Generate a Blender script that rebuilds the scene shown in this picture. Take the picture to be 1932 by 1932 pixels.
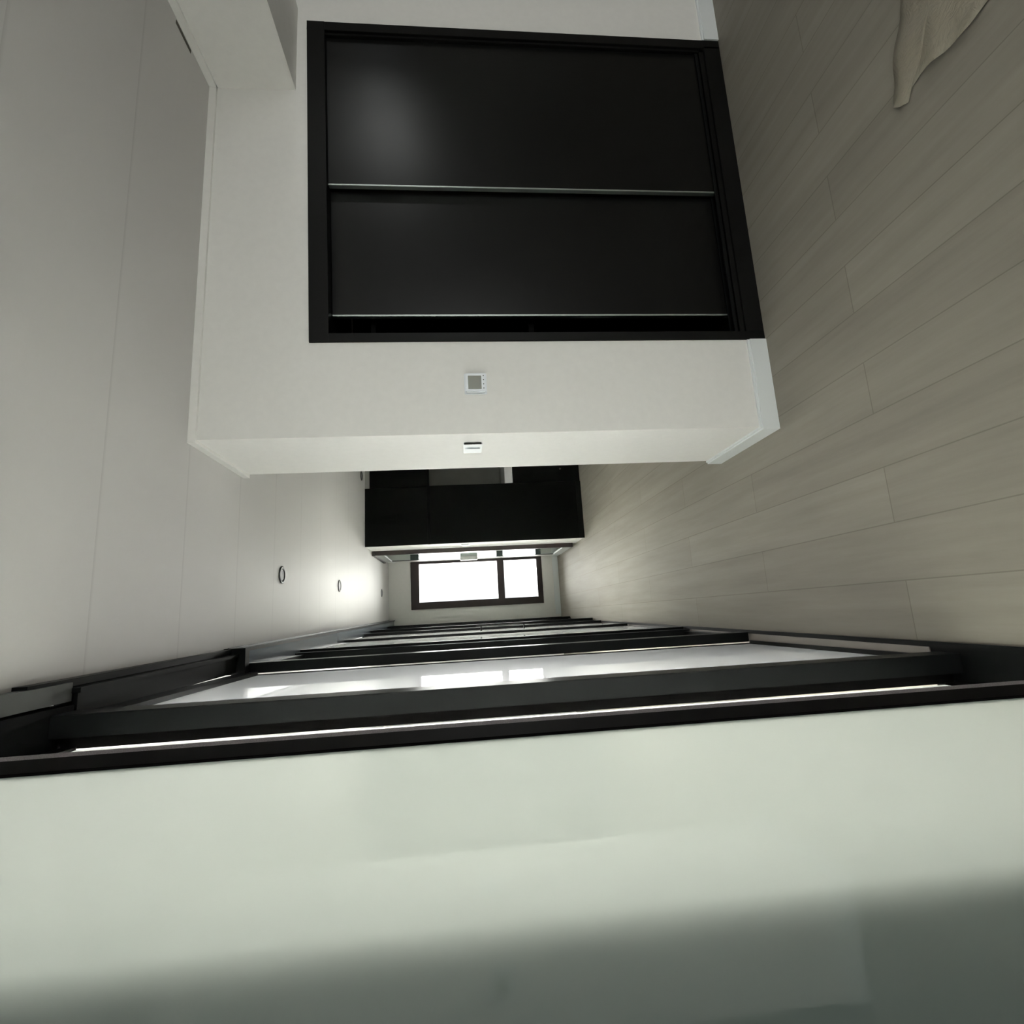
import bpy, bmesh, math, random
from mathutils import Vector, Matrix
random.seed(4)
S = bpy.context.scene
C = S.collection
for o in list(bpy.data.objects): bpy.data.objects.remove(o)

# ------------------------------------------------------------ camera
CAMH = 1.427
yaw, pitch, roll = map(math.radians, (-10.965, -5.538, -2.165))
fw = Vector((-math.sin(yaw)*math.cos(pitch), math.cos(yaw)*math.cos(pitch), math.sin(pitch)))
rt = Vector((math.cos(yaw), math.sin(yaw), 0)); up = rt.cross(fw)
rt2 = rt*math.cos(roll)+up*math.sin(roll); up2 = -rt*math.sin(roll)+up*math.cos(roll)
cd = bpy.data.cameras.new('camera'); cam = bpy.data.objects.new('camera', cd); C.objects.link(cam)
X, Y, Z = -up2, rt2, -fw            # the photograph was taken with the phone lying on its side
cam.matrix_world = Matrix(((X.x, Y.x, Z.x, 0), (X.y, Y.y, Z.y, 0), (X.z, Y.z, Z.z, CAMH), (0, 0, 0, 1)))
cd.sensor_fit = 'HORIZONTAL'; cd.sensor_width = 36
cd.lens = 36*1006.636/1932
cd.clip_start = 0.01
S.camera = cam

# ------------------------------------------------------------ world, exposure, daylight, added office lamps
w = bpy.data.worlds.new('sky'); S.world = w; w.use_nodes = True
w.node_tree.nodes['Background'].inputs[0].default_value = (0.95, 0.97, 1.0, 1)
w.node_tree.nodes['Background'].inputs[1].default_value = 1.2
S.view_settings.view_transform = 'Standard'; S.view_settings.look = 'None'
S.view_settings.exposure = 0.45; S.view_settings.gamma = 1.0
S.view_settings.use_curve_mapping = False

def area(name, loc, direction, sx, sy, power, col=(1, 1, 1)):
    l = bpy.data.lights.new(name, 'AREA'); l.shape = 'RECTANGLE'; l.size = sx; l.size_y = sy
    l.energy = power; l.color = col
    o = bpy.data.objects.new(name, l); C.objects.link(o); o.location = loc
    d = Vector(direction).normalized()
    o.rotation_euler = d.to_track_quat('-Z', 'Z').to_euler()
    return o
area('daylight_end_window', (0.49, 8.16, 1.22), (0, -1, 0), 0.75, 2.0, 66, (1.0, 0.96, 0.92))
area('daylight_rear_window', (2.6, -3.35, 1.35), (0, 1, 0), 2.4, 1.9, 58, (1.0, 0.975, 0.95))
area('daylight_side_window', (6.4, -1.35, 2.15), (-1, 0, 0), 2.1, 0.45, 105, (1.0, 0.98, 0.97))
area('added_office_light', (-1.48, 1.6, 1.3), (1, 0, 0), 2.55, 1.9, 600, (1.0, 0.955, 0.925))  # lamp added behind the frosted doors to make the near panes glow
area('added_second_office_light', (-1.48, 5.0, 1.3), (1, 0, 0), 2.6, 1.9, 760, (1.0, 0.955, 0.925))  # another added lamp; its glow through the far doors brightens the wall end

# ------------------------------------------------------------ materials
def mat(name, col, rough=0.5, spec=0.5, metal=0.0, noise=None, bump=0, coat=0):
    m = bpy.data.materials.new(name); m.use_nodes = True
    nt = m.node_tree; b = nt.nodes['Principled BSDF']
    b.inputs['Base Color'].default_value = (*col, 1); b.inputs['Roughness'].default_value = rough
    b.inputs['Specular IOR Level'].default_value = spec; b.inputs['Metallic'].default_value = metal
    b.inputs['Coat Weight'].default_value = coat
    if noise or bump:
        tc = nt.nodes.new('ShaderNodeTexCoord'); n = nt.nodes.new('ShaderNodeTexNoise')
        n.inputs['Scale'].default_value = noise[0] if noise else 60
        n.inputs['Detail'].default_value = 5
        nt.links.new(tc.outputs['Object'], n.inputs['Vector'])
        if noise:
            r = nt.nodes.new('ShaderNodeValToRGB')
            a = noise[1]
            r.color_ramp.elements[0].position = .3; r.color_ramp.elements[1].position = .7
            r.color_ramp.elements[0].color = (*[c*(1-a) for c in col], 1)
            r.color_ramp.elements[1].color = (*[min(1, c*(1+a)) for c in col], 1)
            nt.links.new(n.outputs['Fac'], r.inputs[0]); nt.links.new(r.outputs[0], b.inputs['Base Color'])
        if bump:
            bp = nt.nodes.new('ShaderNodeBump'); bp.inputs['Strength'].default_value = bump
            bp.inputs['Distance'].default_value = .002
            nt.links.new(n.outputs['Fac'], bp.inputs['Height']); nt.links.new(bp.outputs[0], b.inputs['Normal'])
    return m
M = {}
M['wall'] = mat('white_wall_paint', (.785, .772, .74), .6, .3, noise=(35, .015), bump=.06)
M['trim'] = mat('white_gloss_trim', (.76, .79, .79), .35, .5)
M['black'] = mat('black_laminate', (.004, .004, .0036), .4, .08)
M['blackframe'] = mat('black_frame_paint', (.005, .005, .0045), .45, .15)
M['inner'] = mat('dark_interior_board', (.004, .004, .004), .7, .05)
M['alu'] = mat('brushed_aluminium', (.55, .6, .57), .35, .5, 1.0)
M['bronze'] = mat('dark_bronze_aluminium', (.0055, .006, .006), .34, .13)
M['bronzewin'] = mat('dark_brown_window_frame', (.03, .02, .02), .4, .4)
M['matte'] = mat('matte_black_aluminium', (.004, .0035, .0035), .85, .03)
M['bluealu'] = mat('blue_grey_satin_rail', (.10, .125, .15), .25, .6)
M['sill'] = mat('grey_sill_stone', (.30, .27, .24), .4, .5)
M['brush'] = mat('grey_brush_pile', (.26, .235, .245), .9, .1, noise=(900, .5), bump=1)
M['plastic'] = mat('white_plastic', (.72, .75, .78), .25, .5)
M['plainblack'] = mat('plain_black', (.01, .01, .01), .4)
M['lcd'] = mat('grey_green_display', (.10, .105, .062), .25, .5)
M['splash'] = mat('grey_backsplash_panel', (.25, .25, .235), .4, .4, noise=(8, .06))
M['worktop'] = mat('pale_worktop', (.62, .62, .63), .35, .5)
M['chrome'] = mat('chrome', (.7, .7, .7), .2, .5, 1.0)
M['ring'] = mat('grey_metal_ring', (.05, .052, .05), .4, .4)
M['lens'] = mat('pale_diffuser', (.22, .22, .22), .5, .2)
M['rail'] = mat('grey_rail_metal', (.33, .34, .33), .5, .3)
M['mark'] = mat('dark_mark', (.05, .045, .03), .8)

# wardrobe front: very dark wood-look laminate with a satin, slightly brushed sheen
m = mat('black_wood_grain_laminate', (.0035, .0035, .0032), .28, .34); M['wardrobe'] = m
nt = m.node_tree; b = nt.nodes['Principled BSDF']
tc = nt.nodes.new('ShaderNodeTexCoord'); mp = nt.nodes.new('ShaderNodeMapping'); n = nt.nodes.new('ShaderNodeTexNoise')
mp.inputs['Scale'].default_value = (90, 90, 2.5); n.inputs['Scale'].default_value = 3; n.inputs['Detail'].default_value = 6
bp = nt.nodes.new('ShaderNodeBump'); bp.inputs['Strength'].default_value = .12; bp.inputs['Distance'].default_value = .001
nt.links.new(tc.outputs['Object'], mp.inputs[0]); nt.links.new(mp.outputs[0], n.inputs['Vector'])
nt.links.new(n.outputs['Fac'], bp.inputs['Height']); nt.links.new(bp.outputs[0], b.inputs['Normal'])

# ceiling: satin panels, fine joints running across the corridor
m = mat('satin_ceiling_panels', (.52, .50, .50), .5, .1); M['ceiling'] = m
nt = m.node_tree; b = nt.nodes['Principled BSDF']
tc = nt.nodes.new('ShaderNodeTexCoord'); sx = nt.nodes.new('ShaderNodeSeparateXYZ')
nt.links.new(tc.outputs['Object'], sx.inputs[0])
ad = nt.nodes.new('ShaderNodeMath'); ad.operation = 'ADD'; ad.inputs[1].default_value = -0.16+10
dv = nt.nodes.new('ShaderNodeMath'); dv.operation = 'DIVIDE'; dv.inputs[1].default_value = 0.5
fr = nt.nodes.new('ShaderNodeMath'); fr.operation = 'FRACT'
nt.links.new(sx.outputs['Y'], ad.inputs[0]); nt.links.new(ad.outputs[0], dv.inputs[0]); nt.links.new(dv.outputs[0], fr.inputs[0])
rp = nt.nodes.new('ShaderNodeValToRGB'); e = rp.color_ramp.elements
e[0].position = 0; e[0].color = (0, 0, 0, 1); e[1].position = .025; e[1].color = (1, 1, 1, 1)
nt.links.new(fr.outputs[0], rp.inputs[0])
mx = nt.nodes.new('ShaderNodeMixRGB'); mx.inputs['Color1'].default_value = (.48, .465, .455, 1); mx.inputs['Color2'].default_value = (.56, .545, .53, 1)
nt.links.new(rp.outputs[0], mx.inputs['Fac']); nt.links.new(mx.outputs[0], b.inputs['Base Color'])
mp = nt.nodes.new('ShaderNodeMapping'); mp.inputs['Scale'].default_value = (.6, 9, 1)
n = nt.nodes.new('ShaderNodeTexNoise'); n.inputs['Scale'].default_value = 1; n.inputs['Detail'].default_value = 3
nt.links.new(tc.outputs['Object'], mp.inputs[0]); nt.links.new(mp.outputs[0], n.inputs['Vector'])
bp = nt.nodes.new('ShaderNodeBump'); bp.inputs['Strength'].default_value = .3; bp.inputs['Distance'].default_value = .004
nt.links.new(n.outputs['Fac'], bp.inputs['Height']); nt.links.new(bp.outputs[0], b.inputs['Normal'])

# floor: wood-look planks running along the corridor
m = mat('grey_wood_look_planks', (.2, .19, .16), .62, .18); M['floor'] = m
nt = m.node_tree; b = nt.nodes['Principled BSDF']
tc = nt.nodes.new('ShaderNodeTexCoord'); sx = nt.nodes.new('ShaderNodeSeparateXYZ'); cb = nt.nodes.new('ShaderNodeCombineXYZ')
nt.links.new(tc.outputs['Object'], sx.inputs[0])
a1 = nt.nodes.new('ShaderNodeMath'); a1.operation = 'ADD'; a1.inputs[1].default_value = 20*1.6-1.62
a2 = nt.nodes.new('ShaderNodeMath'); a2.operation = 'ADD'; a2.inputs[1].default_value = 40*.19-.04
nt.links.new(sx.outputs['Y'], a1.inputs[0]); nt.links.new(sx.outputs['X'], a2.inputs[0])
nt.links.new(a1.outputs[0], cb.inputs['X']); nt.links.new(a2.outputs[0], cb.inputs['Y'])
br = nt.nodes.new('ShaderNodeTexBrick'); br.inputs['Scale'].default_value = 1; br.inputs['Brick Width'].default_value = 1.6
br.inputs['Row Height'].default_value = .19; br.inputs['Mortar Size'].default_value = .0022; br.inputs['Mortar Smooth'].default_value = .3
br.offset = .5; br.squash = 1
br.inputs['Color1'].default_value = (.285, .262, .222, 1); br.inputs['Color2'].default_value = (.31, .287, .243, 1)
br.inputs['Mortar'].default_value = (.22, .20, .165, 1)
nt.links.new(cb.outputs[0], br.inputs['Vector'])
mp = nt.nodes.new('ShaderNodeMapping'); mp.inputs['Scale'].default_value = (1.3, 16, 1)
n = nt.nodes.new('ShaderNodeTexNoise'); n.inputs['Scale'].default_value = 1.0; n.inputs['Detail'].default_value = 7; n.inputs['Roughness'].default_value = .6
nt.links.new(cb.outputs[0], mp.inputs[0]); nt.links.new(mp.outputs[0], n.inputs['Vector'])
rp = nt.nodes.new('ShaderNodeValToRGB'); e = rp.color_ramp.elements
e[0].position = .3; e[0].color = (.80, .80, .80, 1); e[1].position = .7; e[1].color = (1, 1, 1, 1)
nt.links.new(n.outputs['Fac'], rp.inputs[0])
mx = nt.nodes.new('ShaderNodeMixRGB'); mx.blend_type = 'MULTIPLY'; mx.inputs['Fac'].default_value = 1
nt.links.new(br.outputs['Color'], mx.inputs['Color1']); nt.links.new(rp.outputs[0], mx.inputs['Color2'])
nt.links.new(mx.outputs[0], b.inputs['Base Color'])
bp = nt.nodes.new('ShaderNodeBump'); bp.inputs['Strength'].default_value = .15; bp.inputs['Distance'].default_value = .001
nt.links.new(n.outputs['Fac'], bp.inputs['Height']); nt.links.new(bp.outputs[0], b.inputs['Normal'])

# translucent frosted/back-lit greenish white glass with a polished face
def frosted(name, dif, tra, fac, rough=.03):
    m = bpy.data.materials.new(name); m.use_nodes = True; nt = m.node_tree
    nt.nodes.remove(nt.nodes['Principled BSDF'])
    d = nt.nodes.new('ShaderNodeBsdfDiffuse'); d.inputs[0].default_value = (*dif, 1)
    t = nt.nodes.new('ShaderNodeBsdfTranslucent'); t.inputs[0].default_value = (*tra, 1)
    g = nt.nodes.new('ShaderNodeBsdfGlossy'); g.inputs['Roughness'].default_value = rough
    f = nt.nodes.new('ShaderNodeFresnel'); f.inputs['IOR'].default_value = 1.5
    ad = nt.nodes.new('ShaderNodeAddShader'); mx = nt.nodes.new('ShaderNodeMixShader')
    nt.links.new(d.outputs[0], ad.inputs[0]); nt.links.new(t.outputs[0], ad.inputs[1])
    nt.links.new(f.outputs[0], mx.inputs[0]); nt.links.new(ad.outputs[0], mx.inputs[1]); nt.links.new(g.outputs[0], mx.inputs[2])
    nt.links.new(mx.outputs[0], nt.nodes['Material Output'].inputs['Surface'])
    return m
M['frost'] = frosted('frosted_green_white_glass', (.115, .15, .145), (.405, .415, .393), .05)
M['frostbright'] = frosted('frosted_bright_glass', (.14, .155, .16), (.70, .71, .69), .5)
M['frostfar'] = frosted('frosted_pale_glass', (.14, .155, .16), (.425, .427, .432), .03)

m = bpy.data.materials.new('clear_window_glass'); m.use_nodes = True; nt = m.node_tree; M['clear'] = m
nt.nodes.remove(nt.nodes['Principled BSDF'])
t = nt.nodes.new('ShaderNodeBsdfTransparent'); t.inputs[0].default_value = (.96, .98, .97, 1)
g = nt.nodes.new('ShaderNodeBsdfGlossy'); g.inputs['Roughness'].default_value = .02
f = nt.nodes.new('ShaderNodeFresnel'); f.inputs['IOR'].default_value = 1.5; mx = nt.nodes.new('ShaderNodeMixShader')
nt.links.new(f.outputs[0], mx.inputs[0]); nt.links.new(t.outputs[0], mx.inputs[1]); nt.links.new(g.outputs[0], mx.inputs[2])
nt.links.new(mx.outputs[0], nt.nodes['Material Output'].inputs['Surface'])
M['mirror'] = mat('green_tinted_reflective_glass', (.12, .19, .17), .03, 1.0, .55)

m = bpy.data.materials.new('brown_translucent_paper'); m.use_nodes = True; nt = m.node_tree; M['paper'] = m
b = nt.nodes['Principled BSDF']; b.inputs['Base Color'].default_value = (.30, .27, .215, 1); b.inputs['Roughness'].default_value = .4
n = nt.nodes.new('ShaderNodeTexNoise'); n.inputs['Scale'].default_value = 22; bp = nt.nodes.new('ShaderNodeBump')
bp.inputs['Strength'].default_value = .5; bp.inputs['Distance'].default_value = .006
nt.links.new(n.outputs['Fac'], bp.inputs['Height']); nt.links.new(bp.outputs[0], b.inputs['Normal'])

# ------------------------------------------------------------ helpers
def box(bm, x0, x1, y0, y1, z0, z1, bev=0):
    t = bmesh.new(); r = bmesh.ops.create_cube(t, size=1)
    for v in t.verts:
        v.co = Vector((x0+(v.co.x+.5)*(x1-x0), y0+(v.co.y+.5)*(y1-y0), z0+(v.co.z+.5)*(z1-z0)))
    if bev: bmesh.ops.bevel(t, geom=t.edges[:], offset=bev, segments=2, affect='EDGES')
    me = bpy.data.meshes.new('t'); t.to_mesh(me); t.free(); bm.from_mesh(me); bpy.data.meshes.remove(me)
def quadbox(bm, pts, y0, y1):
    """prism: polygon pts in (x,z), swept from y0 to y1"""
    a = [bm.verts.new((x, y0, z)) for x, z in pts]; b = [bm.verts.new((x, y1, z)) for x, z in pts]
    n = len(pts)
    bm.faces.new(a); bm.faces.new(b[::-1])
    for i in range(n): bm.faces.new((a[i], b[i], b[(i+1) % n], a[(i+1) % n]))
def cyl(bm, c, axis, r0, r1, h, seg=32):
    d = Vector(axis).normalized()
    mt = Matrix.Translation(Vector(c)) @ d.to_track_quat('Z', 'Y').to_matrix().to_4x4()
    bmesh.ops.create_cone(bm, cap_ends=True, segments=seg, radius1=r0, radius2=r1, depth=h, matrix=mt)
def obj(name, bm, m, parent=None, xf=None, smooth=False):
    if xf is not None: bmesh.ops.transform(bm, matrix=xf, verts=bm.verts[:])
    bmesh.ops.recalc_face_normals(bm, faces=bm.faces[:])
    org = Vector((0, 0, 0))
    me = bpy.data.meshes.new(name)
    if parent is not None: org = parent.location.copy()
    bmesh.ops.translate(bm, vec=-org, verts=bm.verts[:])
    bm.to_mesh(me); bm.free(); me.materials.append(M[m] if isinstance(m, str) else m)
    if smooth:
        for p in me.polygons: p.use_smooth = True
    o = bpy.data.objects.new(name, me); C.objects.link(o)
    if parent is not None: o.parent = parent
    return o
def sub(name, bm, m, part, root, xf=None, label=None):
    """sub-part: child of a part, built in world coordinates of the root"""
    o = obj(name, bm, m, root, xf); o.parent = part
    if label: o['label'] = label
    return o
def thing(name, label, cat, loc, group=None):
    o = bpy.data.objects.new(name, None); C.objects.link(o); o.location = loc; o.empty_display_size = .05
    o['label'] = label; o['category'] = cat
    if group: o['group'] = group
    return o
def bx(*a, **k):
    bm = bmesh.new(); box(bm, *a, **k); return bm
def struct(name, bm, m, label=None):
    o = obj(name, bm, m); o['kind'] = 'structure'
    if label: o['label'] = label
    return o
def ring_boxes(x0, x1, y0, y1, z0, z1, hx0, hx1, hz0, hz1):
    """wall in the xz plane with one rectangular opening"""
    bm = bmesh.new()
    box(bm, x0, hx0, y0, y1, z0, z1); box(bm, hx1, x1, y0, y1, z0, z1)
    box(bm, hx0, hx1, y0, y1, z0, hz0); box(bm, hx0, hx1, y0, y1, hz1, z1)
    return bm

H = 2.5
# ------------------------------------------------------------ structure
struct('floor', bx(-1.5, 6.3, -3.3, 8.05, -.1, 0), 'floor', 'grey wood-look plank floor running along the corridor')
struct('ceiling', bx(-1.5, 6.3, -3.3, 8.05, H, H+.1), 'ceiling', 'pale satin ceiling with faint cross joints')

DX = .842; DE = 7.93
bm = bmesh.new()
box(bm, -1.4, .15, DE, DE+.2, 0, H); box(bm, .15, 1.1, DE, DE+.2, 0, .247); box(bm, .15, 1.1, DE, DE+.2, 2.182, H)
box(bm, .835, 1.1, DE, DE+.2, .247, 2.182)
struct('wall_end', bm, 'wall', 'white wall at the far end of the corridor around the window')
# wall with the wardrobe niche
WX0, WX1, YD, YD2 = 1.182, 2.868, 2.152, 2.68
bm = bmesh.new()
box(bm, .76, WX0, YD, YD2, 0, H); box(bm, WX1, 6.2, YD, YD2, 0, H)
quadbox(bm, [(WX0, 2.038), (WX1, 2.075), (WX1, H), (WX0, H)], YD, YD2)
box(bm, WX0, WX1, YD2-.02, YD2, 0, 2.1)
struct('wall_centre', bm, 'wall', 'white wall holding the black wardrobe, its end turned to the corridor')
struct('wall_right', ring_boxes(-3.3, 2.2, 0, .1, 0, H, -2.4, -.3, 1.92, 2.38), 'wall')
o = bpy.data.objects['wall_right']; o.rotation_euler.z = math.pi/2; o.location = (6.3, 0, 0)
struct('wall_right_far', bx(6.2, 6.3, 2.2, 8.05, 0, H), 'wall')
bm = bmesh.new(); box(bm, -1.4, 1.4, -3.3, -3.2, 0, H); box(bm, 3.8, 6.2, -3.3, -3.2, 0, H)
box(bm, 1.4, 3.8, -3.3, -3.2, 0, .4); box(bm, 1.4, 3.8, -3.3, -3.2, 2.3, H)
struct('wall_back', bm, 'wall')
bm = bmesh.new(); box(bm, -1.4, -1.3, -3.2, .32, 0, H); box(bm, -1.4, -1.3, 2.88, 3.7, 0, H); box(bm, -1.4, -1.3, 6.3, DE, 0, H)
for a, b_ in ((.32, 2.88), (3.7, 6.3)): box(bm, -1.4, -1.3, a, b_, 0, .35); box(bm, -1.4, -1.3, a, b_, 2.25, H)
struct('wall_left', bm, 'wall')
struct('wall_shade_stub', bx(-1.3, -.205, .22, .298, 0, H), 'wall')       # unseen stub wall added to keep the office lamp off the nearest glass end
# beam
struct('trim_1', bx(2.47, 2.95, -3.2, YD, 2.12, H), 'wall', 'white boxed beam under the ceiling, running towards the camera')
# kitchen side wall and corridor right wall
bm = bmesh.new()
box(bm, DX+.05, DX+.15, 6.7, DE, 0, H); box(bm, DX, DX+.15, 7.36, DE, 0, H)
box(bm, DX, DX+.15, 6.56, 7.36, 2.40, H)
struct('wall_corridor', bm, 'wall', 'white right-hand corridor wall beside the far window')
struct('wall_cheek', bx(DX, DX+.05, 6.055, 6.56, 0, H), 'wall')
struct('wall_kitchen', bx(DX+.15, 6.2, 6.66, 6.76, 0, H), 'wall')

# ceiling cornice (soft white strip) and baseboards
bm = bmesh.new()
box(bm, .745, 2.47, YD-.014, YD, H-.03, H); box(bm, .745, .76, YD, YD2, H-.03, H); box(bm, .745, 1.6, YD2, YD2+.015, H-.03, H)
box(bm, 2.456, 2.47, -3.2, YD, H-.03, H)
struct('trim_2', bm, 'wall', 'thin white cornice strip where wall meets ceiling')
bm = bmesh.new()
for (a, b_, h, t) in ((0, .078, 0, .014), (.078, .088, 0, .008)):
    box(bm, .76-t, WX0-.002, YD-t, YD, a, b_); box(bm, .76-t, .76, YD, YD2, a, b_)
    box(bm, .76-t, 1.3, YD2, YD2+t, a, b_)
struct('baseboard_centre', bm, 'trim', 'white baseboard wrapping the wall end')
bm = bmesh.new()
for (a, b_, t) in ((0, .078, .014), (.078, .088, .008)): box(bm, WX1+.002, 6.2, YD-t, YD, a, b_)
struct('baseboard_right', bm, 'trim', 'white baseboard beyond the wardrobe')
bm = bmesh.new(); box(bm, -.02, DX, DE-.014, DE, 0, .08); box(bm, DX-.012, DX, 7.42, DE-.014, 0, .08)
struct('baseboard_end', bm, 'trim', 'white baseboard under the far window')

# ------------------------------------------------------------ end window
win = thing('window_1', 'tall dark brown framed two-pane window, blown out white, at the corridor end', 'window', (.49, DE, .247))
win['kind'] = 'structure'
bm = bmesh.new(); y0, y1 = DE-.012, DE+.07
box(bm, .15, .25, y0, y1, .247, 2.182, .003); box(bm, .805, .842, y0, y1, .247, 2.182, .003)
box(bm, .25, .805, y0, y1, 2.06, 2.182, .003); box(bm, .25, .805, y0, y1, .247, .325, .003)
fr_ = obj('window_frame', bm, 'bronzewin', win)
obj('window_mullion', bx(.25, .805, y0+.004, y1, .815, .915, bev=.003), 'bronzewin', win)
obj('window_pane', bx(.25, .805, DE+.03, DE+.036, .915, 2.06), 'clear', win)
obj('window_pane', bx(.25, .805, DE+.03, DE+.036, .325, .815), 'clear', win)
# unseen windows behind the camera, and two added in the left wall
def unseen_window(name, x0, x1, y0, y1, z0, z1, horiz):
    t = thing(name, 'unseen window behind the camera or the glass doors', 'window', ((x0+x1)/2, (y0+y1)/2, z0)); t['kind'] = 'structure'
    bm = bmesh.new(); f = .05
    if horiz:
        box(bm, x0, x1, y0, y1, z0, z0+f); box(bm, x0, x1, y0, y1, z1-f, z1)
        box(bm, x0, x0+f, y0, y1, z0+f, z1-f); box(bm, x1-f, x1, y0, y1, z0+f, z1-f)
    else:
        box(bm, x0, x1, y0, y1, z0, z0+f); box(bm, x0, x1, y0, y1, z1-f, z1)
        box(bm, x0, x1, y0, y0+f, z0+f, z1-f); box(bm, x0, x1, y1-f, y1, z0+f, z1-f)
    obj('window_frame', bm, 'bronzewin', t)
    xm, ym = (x0+x1)/2, (y0+y1)/2
    if horiz: obj('window_pane', bx(x0+f, x1-f, ym-.003, ym+.003, z0+f, z1-f), 'clear', t)
    else: obj('window_pane', bx(xm-.003, xm+.003, y0+f, y1-f, z0+f, z1-f), 'clear', t)
unseen_window('window_2', 1.4, 3.8, -3.28, -3.22, .4, 2.3, True)
unseen_window('window_3', 6.22, 6.28, -2.4, -.3, 1.92, 2.38, False)
unseen_window('added_window_4', -1.38, -1.32, .32, 2.88, .35, 2.25, False)  # made-up window, put in to go with the first office lamp
unseen_window('added_window_5', -1.38, -1.32, 3.7, 6.3, .35, 2.25, False)  # likewise added, for the lamp behind the far doors

# ------------------------------------------------------------ black sliding wardrobe
wd = thing('wardrobe', 'black built-in sliding wardrobe in the white wall', 'wardrobe', (2.0, YD, 0))
zt0, zt1 = 2.038, 2.075
zt = lambda x: zt0+(x-WX0)/(WX1-WX0)*(zt1-zt0)
yf = YD-.008
bm = bmesh.new(); box(bm, WX0, WX0+.040, yf, YD2-.03, 0, zt0, .001)
obj('side_panel', bm, 'blackframe', wd)
bm = bmesh.new(); box(bm, WX1-.05, WX1, yf, YD2-.03, 0, zt1, .001); box(bm, WX1-.062, WX1-.05, yf+.012, YD2-.03, 0, zt1-.08, .001)
obj('side_panel', bm, 'blackframe', wd)
bm = bmesh.new(); quadbox(bm, [(WX0, zt0-.082), (WX1, zt1-.082), (WX1, zt1), (WX0, zt0)], yf-.001, YD2-.03)
obj('header_panel', bm, 'blackframe', wd)
bm = bmesh.new(); box(bm, WX0+.04, WX1-.04, yf, YD2-.03, 0, .085, .001); box(bm, WX0+.04, WX1-.04, yf+.012, YD2-.03, .085, .108, .001)
obj('plinth', bm, 'blackframe', wd)
bm = bmesh.new(); box(bm, WX0+.04, WX1-.062, YD+.012, YD+.016, .108, .128); box(bm, WX0+.04, WX1-.062, YD+.052, YD+.056, .108, .128)
box(bm, WX0+.04, WX1-.062, YD+.012, YD+.092, .105, .112)
o = obj('bottom_track', bm, 'bronze', wd)
obj('back_panel', bx(WX0+.04, WX1-.04, YD2-.035, YD2-.03, .108, zt0-.082), 'inner', wd)
obj('shelf', bx(WX0+.04, WX1-.04, YD+.12, YD2-.035, 1.05, 1.075), 'inner', wd)
obj('shelf', bx(WX0+.04, WX1-.04, YD+.12, YD2-.035, 1.78, 1.80), 'inner', wd)
def wdoor(x0, x1, y, label):
    bm = bmesh.new(); quadbox(bm, [(x0, .118), (x1, .118), (x1, zt(x1)-.084), (x0, zt(x0)-.084)], y, y+.022)
    d = obj('sliding_door', bm, 'wardrobe', wd); d['label'] = label
    bm = bmesh.new(); box(bm, x0-.007, x0+.001, y-.001, y+.022, .112, zt(x0)-.084, .001)
    sub('edge_profile', bm, 'alu', d, wd, label='silver aluminium edge strip')
wdoor(1.985, WX1-.062, YD+.020, 'wider black sliding door in the front track')
wdoor(1.350, 2.07, YD+.062, 'narrower black sliding door in the rear track')

# ------------------------------------------------------------ thermostat and switches
t = thing('thermostat', 'square white wall thermostat with grey-green screen beside the wardrobe', 'thermostat', (.985, YD, 1.34))
bm = bmesh.new(); box(bm, .935, 1.031, YD-.006, YD, 1.293, 1.389, .002); box(bm, .94, 1.026, YD-.022, YD-.006, 1.298, 1.384, .004)
obj('casing', bm, 'plastic', t)
obj('screen', bx(.951, 1.012, YD-.0235, YD-.021, 1.316, 1.373, bev=.001), 'lcd', t)
bm = bmesh.new()
for k in range(4): cyl(bm, (.955+k*.019, YD-.0225, 1.307), (0, 1, 0), .0025, .0025, .002, 12)
obj('button', bm, 'ring', t)
t = thing('light_switch', 'white light switch on the bright wall end, with dark near edge', 'switch', (.76, 2.33, 1.36))
obj('switch_plate', bx(.752, .76, 2.272, 2.40, 1.318, 1.402, bev=.001), 'plastic', t)
obj('rocker', bx(.747, .752, 2.32, 2.37, 1.326, 1.394, bev=.002), 'plastic', t)
obj('dark_edge', bx(.751, .759, 2.266, 2.271, 1.322, 1.398), 'plainblack', t)['label'] = 'dark edge'  # thin dark strip along the near side of the plate
t = thing('light_switch', 'small light switch on the narrow white wall strip beside the black cabinets', 'switch', (DX, 6.25, 1.39))
obj('switch_plate', bx(DX-.008, DX, 6.2, 6.29, 1.335, 1.43, bev=.001), 'plastic', t)
obj('rocker', bx(DX-.013, DX-.008, 6.215, 6.275, 1.35, 1.415, bev=.001), 'plastic', t)

# ------------------------------------------------------------ black kitchen
KY = 6.033
k = thing('kitchen_wall_cabinet', 'black upper cabinet running under the ceiling beyond the white wall end', 'cabinet', (2.2, KY, 1.80))
obj('cabinet_body', bx(DX+.052, 3.4, KY+.02, 6.64, 1.805, 2.43), 'black', k)
obj('cabinet_door', bx(.834, 1.5, KY, KY+.019, 1.803, H-.002), 'black', k)
obj('cabinet_door', bx(1.504, 2.3, KY, KY+.019, 1.803, 2.445), 'black', k)
obj('cabinet_door', bx(2.304, 3.4, KY, KY+.019, 1.803, 2.445), 'black', k)
obj('filler_strip', bx(1.504, 3.4, KY+.012, KY+.03, 2.448, H), 'splash', k)
obj('light_rail', bx(.834, 3.4, KY+.004, KY+.019, 1.771, 1.8025), 'inner', k)
k = thing('tall_cabinet', 'tall flat black cabinet front at the corridor corner', 'cabinet', (1.17, KY, 0))
obj('cabinet_body', bx(DX+.052, 1.515, KY+.02, 6.64, 0, 1.77), 'black', k)
obj('cabinet_door', bx(.834, 1.513, KY, KY+.019, .06, 1.77), 'black', k)
obj('plinth', bx(.834, 1.513, KY+.004, KY+.019, 0, .058), 'blackframe', k)
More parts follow.
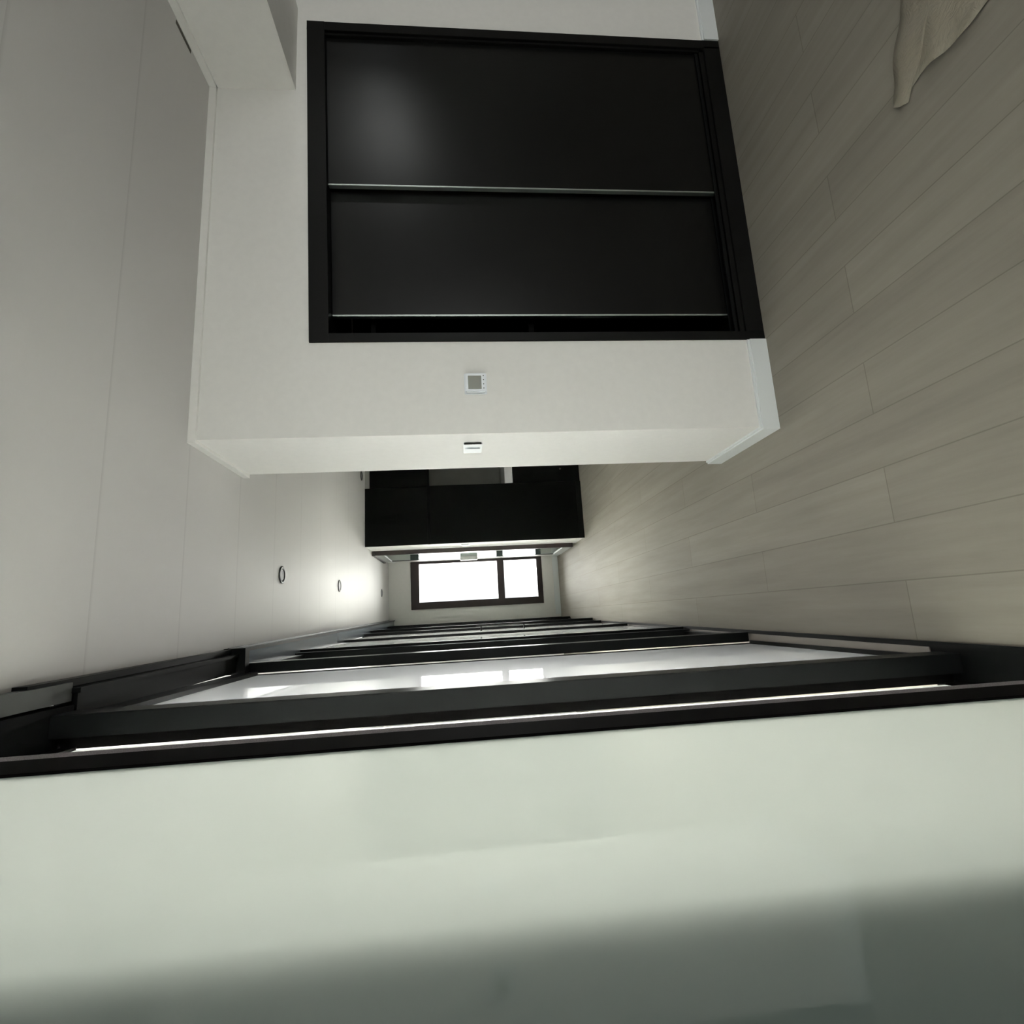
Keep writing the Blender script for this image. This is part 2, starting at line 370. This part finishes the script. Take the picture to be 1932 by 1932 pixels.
k = thing('base_cabinet', 'black base cabinets with small bright handles under the pale worktop', 'cabinet', (2.2, KY, 0))
obj('cabinet_body', bx(1.517, 3.4, KY+.03, 6.64, 0, .80), 'black', k)
for i, (a, b_) in enumerate(((1.518, 2.1), (2.104, 2.7), (2.704, 3.4))):
    d = obj('cabinet_door', bx(a, b_, KY+.005, KY+.028, .06, .795), 'black', k)
    bm = bmesh.new(); cyl(bm, (a+.147, KY-.006, .235), (0, 1, 0), .012, .016, .022, 20); sub('knob', bm, 'chrome', d, k, label='bright metal knob')
    bm = bmesh.new(); box(bm, a+.215, a+.225, KY-.015, KY-.007, .30, .44, .002); box(bm, a+.215, a+.225, KY-.008, KY+.005, .31, .32); box(bm, a+.215, a+.225, KY-.008, KY+.005, .42, .43)
    sub('handle', bm, 'chrome', d, k, label='slim metal handle')
o = obj('worktop', bx(1.517, 3.4, KY-.004, 6.64, .802, .895, bev=.002), 'worktop'); o['label'] = 'pale grey worktop slab on the black base cabinets'; o['category'] = 'worktop'
o = obj('backsplash', bx(1.517, 3.4, 6.60, 6.655, .9, 1.80), 'splash'); o['label'] = 'plain grey backsplash panel behind the worktop'; o['category'] = 'backsplash'

# ------------------------------------------------------------ sliding door on the right corridor wall
t = thing('sliding_door', 'dark framed green-tinted glass sliding door on the right wall near the window', 'door', (.81, 6.95, 0))
sx0, sx1 = .79, DX
obj('stile', bx(sx0, sx1, 6.50, 6.55, .05, 2.46, bev=.002), 'bronzewin', t)
obj('stile', bx(sx0+.012, sx1, 7.33, 7.37, .05, 2.46, bev=.002), 'bronzewin', t)
obj('top_rail', bx(sx0+.006, sx1, 6.55, 7.33, 2.37, 2.46, bev=.002), 'rail', t)['label'] = 'grey metal top rail'
obj('bottom_rail', bx(sx0+.006, sx1, 6.55, 7.33, .05, .16, bev=.002), 'rail', t)['label'] = 'grey metal bottom rail'
obj('glass', bx(sx0+.016, sx0+.024, 6.55, 7.33, .16, 2.37), 'mirror', t)
obj('track', bx(sx0-.004, sx1+.01, 6.50, 7.40, 2.462, 2.495), 'bronzewin', t)
obj('handle', bx(sx0-.03, sx0+.016, 7.15, 7.27, 1.22, 1.45, bev=.004), 'wall', t)['label'] = 'pale box-shaped handle'

# ------------------------------------------------------------ ceiling downlights
def downlight(loc, label):
    t = thing('downlight', label, 'ceiling light', (loc[0], loc[1], H), 'round recessed downlights in the corridor ceiling')
    bm = bmesh.new(); seg = 40
    prof = [(.052, 0), (.0525, -.005), (.047, -.008), (.038, -.007), (.033, -.001)]
    rings = []
    for r, z in prof:
        rings.append([bm.verts.new((loc[0]+r*math.cos(2*math.pi*i/seg), loc[1]+r*math.sin(2*math.pi*i/seg), H+z)) for i in range(seg)])
    for a, b_ in zip(rings, rings[1:]):
        for i in range(seg): bm.faces.new((a[i], a[(i+1) % seg], b_[(i+1) % seg], b_[i]))
    obj('trim_ring', bm, 'ring', t, smooth=True)
    bm = bmesh.new(); cyl(bm, (loc[0], loc[1], H-.002), (0, 0, 1), .033, .033, .003, 40)
    obj('diffuser', bm, 'lens', t)
downlight((.31, 3.30), 'round grey-rimmed ceiling downlight, nearest of the three in the corridor row')
downlight((.333, 4.80), 'round ceiling downlight, middle one of the corridor row')
downlight((.38, 7.24), 'round ceiling downlight closest to the far window')
downlight((1.60, 5.83), 'round ceiling downlight in front of the black kitchen cabinets')
bm = bmesh.new(); box(bm, 2.43, 2.447, 1.85, 1.97, H-.0015, H+.001)  # thin flat dark mark on the ceiling
o = obj('ceiling_mark', bm, 'mark'); o['label'] = 'small dark mark on the ceiling beside the beam cornice'; o['category'] = 'ceiling mark'

# ------------------------------------------------------------ glass door partition on the left
def lean(px, s, c=.018):
    """plumb line tilt about the point (px, 0, camera height)"""
    P = Matrix.Translation(Vector((px, 0, CAMH)))
    return P @ Matrix.Rotation(math.atan(c), 4, 'Y') @ Matrix.Rotation(-math.atan(s), 4, 'Z') @ P.inverted()
def leaf(label, xo, y0, y1, th=.055, st0=.09, st1=.09, z0=.012, z1=2.44, glass='frostfar', gin=.035, xf=None, brush=False, handle=None, frame='bronze', rail=.04):
    t = thing('sliding_glass_door', label, 'door', (xo-th/2, (y0+y1)/2, z0), 'row of frosted sliding doors')
    F = frame
    obj('stile', bx(xo-th, xo, y0, y0+st0, z0, z1, bev=.0015), F, t, xf)
    s = obj('stile', bx(xo-th, xo if st1 > .02 else xo-gin+.004, y1-st1, y1, z0, z1, bev=.0015), F, t, xf)
    if brush:
        sub('brush_seal', bx(xo-th+.006, xo-.003, y1+.001, y1+.042, z0, z1), 'brush', s, t, xf, 'grey fuzzy brush strip')
    obj('top_rail', bx(xo-th, xo-.01, y0+st0, y1-st1, z1-.07, z1), F, t, xf)
    obj('bottom_rail', bx(xo-th, xo-.01, y0+st0, y1-st1, z0, z0+rail), F, t, xf)
    obj('glass', bx(xo-gin-.006, xo-gin, y0+st0, y1-st1, z0+rail, z1-.07), glass, t, xf)
    if handle:
        hz0, hz1, hy = handle
        bm = bmesh.new(); cyl(bm, (xo+.045, hy, (hz0+hz1)/2), (0, 0, 1), .008, .008, hz1-hz0+.1, 16)
        h = obj('pull_handle', bm, 'blackframe', t, xf)
        for z in (hz0, hz1):
            bm = bmesh.new(); cyl(bm, (xo+.02, hy, z), (1, 0, 0), .008, .008, .05, 16); sub('standoff', bm, 'blackframe', h, t, xf)
    return t
# plumb leaves, each at its own place in the tracks
leaf('nearest frosted green-white sliding glass door with black stile, filling the bottom of the photo', -.137, -.75, .730, th=.04, st0=.09, st1=.074,
     z0=.02, z1=2.44, glass='frost', gin=.003, brush=True, frame='matte')
leaf('pale glass sliding door reflecting the far window, its dark end post just beyond the nearest door', -.179, 1.465, 2.628, st0=.085, st1=.012, gin=.026, rail=.008)
leaf('dark framed sliding door overlapping the far end of the window-reflecting pane', -.150, 2.632, 3.43, th=.046, glass='frostbright')
leaf('sliding door halfway down the row, between two dark posts', -.136, 3.44, 4.64, th=.04, st0=.03, st1=.01, gin=.012, glass='frostbright')
leaf('frosted sliding door with a black pull handle on two standoffs', -.127, 4.65, 5.552, th=.018, st0=.015, st1=.015, gin=.004, handle=(.86, 1.27, 5.2), glass='frostbright')
leaf('narrow dark framed leaf past the door with the pull handle', -.104, 5.56, 5.91, th=.033, gin=.01, glass='frostbright', st0=.05, st1=.05)
leaf('frosted sliding door last but one before the far window wall', -.078, 5.92, 7.19, th=.05, glass='frostbright', st0=.07, st1=.05)
leaf('last sliding door of the row, touching the far window wall', -.06, 7.20, 7.92, th=.05, glass='frostbright', st0=.06, st1=.06)
# fixed glass behind the nearest door
t = thing('fixed_glass_panel', 'narrow bright strip of fixed glass behind the nearest sliding door', 'glass panel', (-.27, 1.3, .03), None)
obj('stile', bx(-.267, -.236, 1.508, 1.545, .008, 2.44, bev=.0015), 'matte', t)
obj('stile', bx(-.30, -.25, .775, .80, .03, 2.44, bev=.0015), 'bronze', t)
obj('glass', bx(-.2755, -.2695, .80, 1.507, .04, 2.40), 'frostbright', t)
obj('top_rail', bx(-.30, -.262, .80, 1.507, 2.40, 2.44), 'bronze', t)
obj('bottom_rail', bx(-.30, -.262, .80, 1.507, .008, .04), 'matte', t)

# floor sill and ceiling header follow the row
s_ = .010
X0 = -.160
xf = Matrix.Translation((X0, 0, 0)) @ Matrix.Rotation(-math.atan(s_), 4, 'Z')
bm = bmesh.new(); box(bm, -.022, -.006, -1, 7.9, 0, .012)
o = struct('trim_3', bm, 'bronze', 'dark front lip of the floor sill under the glass doors'); 
o.matrix_world = xf
bm = bmesh.new(); box(bm, -.12, -.022, 1.57, 7.9, 0, .010)
o = struct('trim_4', bm, 'sill', 'grey sill under the glass doors'); o.matrix_world = xf
bm = bmesh.new(); box(bm, -.19, -.022, -1, 1.57, 0, .006)
o = struct('trim_5', bm, 'bronze', 'dark floor track beside the nearest door'); o.matrix_world = xf
X1 = -.150+.019*1.073
xf = Matrix.Translation((X1, 0, 0)) @ Matrix.Rotation(-math.atan(.0185), 4, 'Z')
bm = bmesh.new(); box(bm, -.02, 0, 1.42, 2.553, 2.465, H); box(bm, -.10, -.036, 1.56, 2.553, 2.443, H); box(bm, -.036, -.02, 1.56, 2.553, 2.485, H); box(bm, -.035, -.022, 1.55, 2.553, 2.43, 2.485)
o = struct('trim_6', bm, 'bronze', 'black header strip over the second glass door'); o.matrix_world = xf
bm = bmesh.new(); box(bm, -.055, -.008, -.8, 1.552, 2.452, 2.492)
o = struct('trim_7', bm, 'ring', 'grey header block over the nearest door'); o.matrix_world = xf
bm = bmesh.new(); box(bm, -.10, 0, 2.60, 7.9, 2.425, 2.494)
o = struct('trim_8', bm, 'bluealu', 'blue-grey satin header rail over the far doors'); o.matrix_world = xf
bm = bmesh.new(); box(bm, -.11, .004, 2.555, 2.60, 2.405, 2.499); box(bm, -.012, .003, 2.60, 7.9, 2.412, 2.425); box(bm, -.012, .006, 2.60, 7.9, 2.494, H)
o = struct('trim_9', bm, 'bronze', 'thin black lip along the header rail'); o.matrix_world = xf

struct('trim_10', bx(-.33, -.165, -.9, 1.55, 2.442, 2.499), 'inner', 'black board closing the gap above the nearest door')

# ------------------------------------------------------------ torn paper on the floor
pts = [(1.55, 1.295), (1.513, 1.302), (1.495, 1.284), (1.484, 1.256), (1.513, 1.24), (1.520, 1.203), (1.512, 1.16), (1.50, 1.12), (1.49, 1.04),
       (1.53, .93), (1.72, .90), (1.95, 1.0), (1.93, 1.17), (1.83, 1.205), (1.758, 1.221), (1.70, 1.258), (1.62, 1.28)]
bm = bmesh.new(); c = bm.verts.new((1.66, 1.12, .022)); vs = [bm.verts.new((x, y, .004+.006*random.random())) for x, y in pts]
for i in range(len(vs)): bm.faces.new((c, vs[i], vs[(i+1) % len(vs)]))
bmesh.ops.subdivide_edges(bm, edges=bm.edges[:], cuts=4, use_grid_fill=True)
for v in bm.verts:
    v.co.z = max(.003, v.co.z+.006*math.sin(37*v.co.x+21*v.co.y)*math.sin(29*v.co.y-11*v.co.x))
r = bmesh.ops.solidify(bm, geom=bm.faces[:], thickness=.0008)
o = obj('paper_scrap', bm, 'paper', smooth=True); o['label'] = 'torn crumpled brownish paper scrap lying on the plank floor'; o['category'] = 'paper'
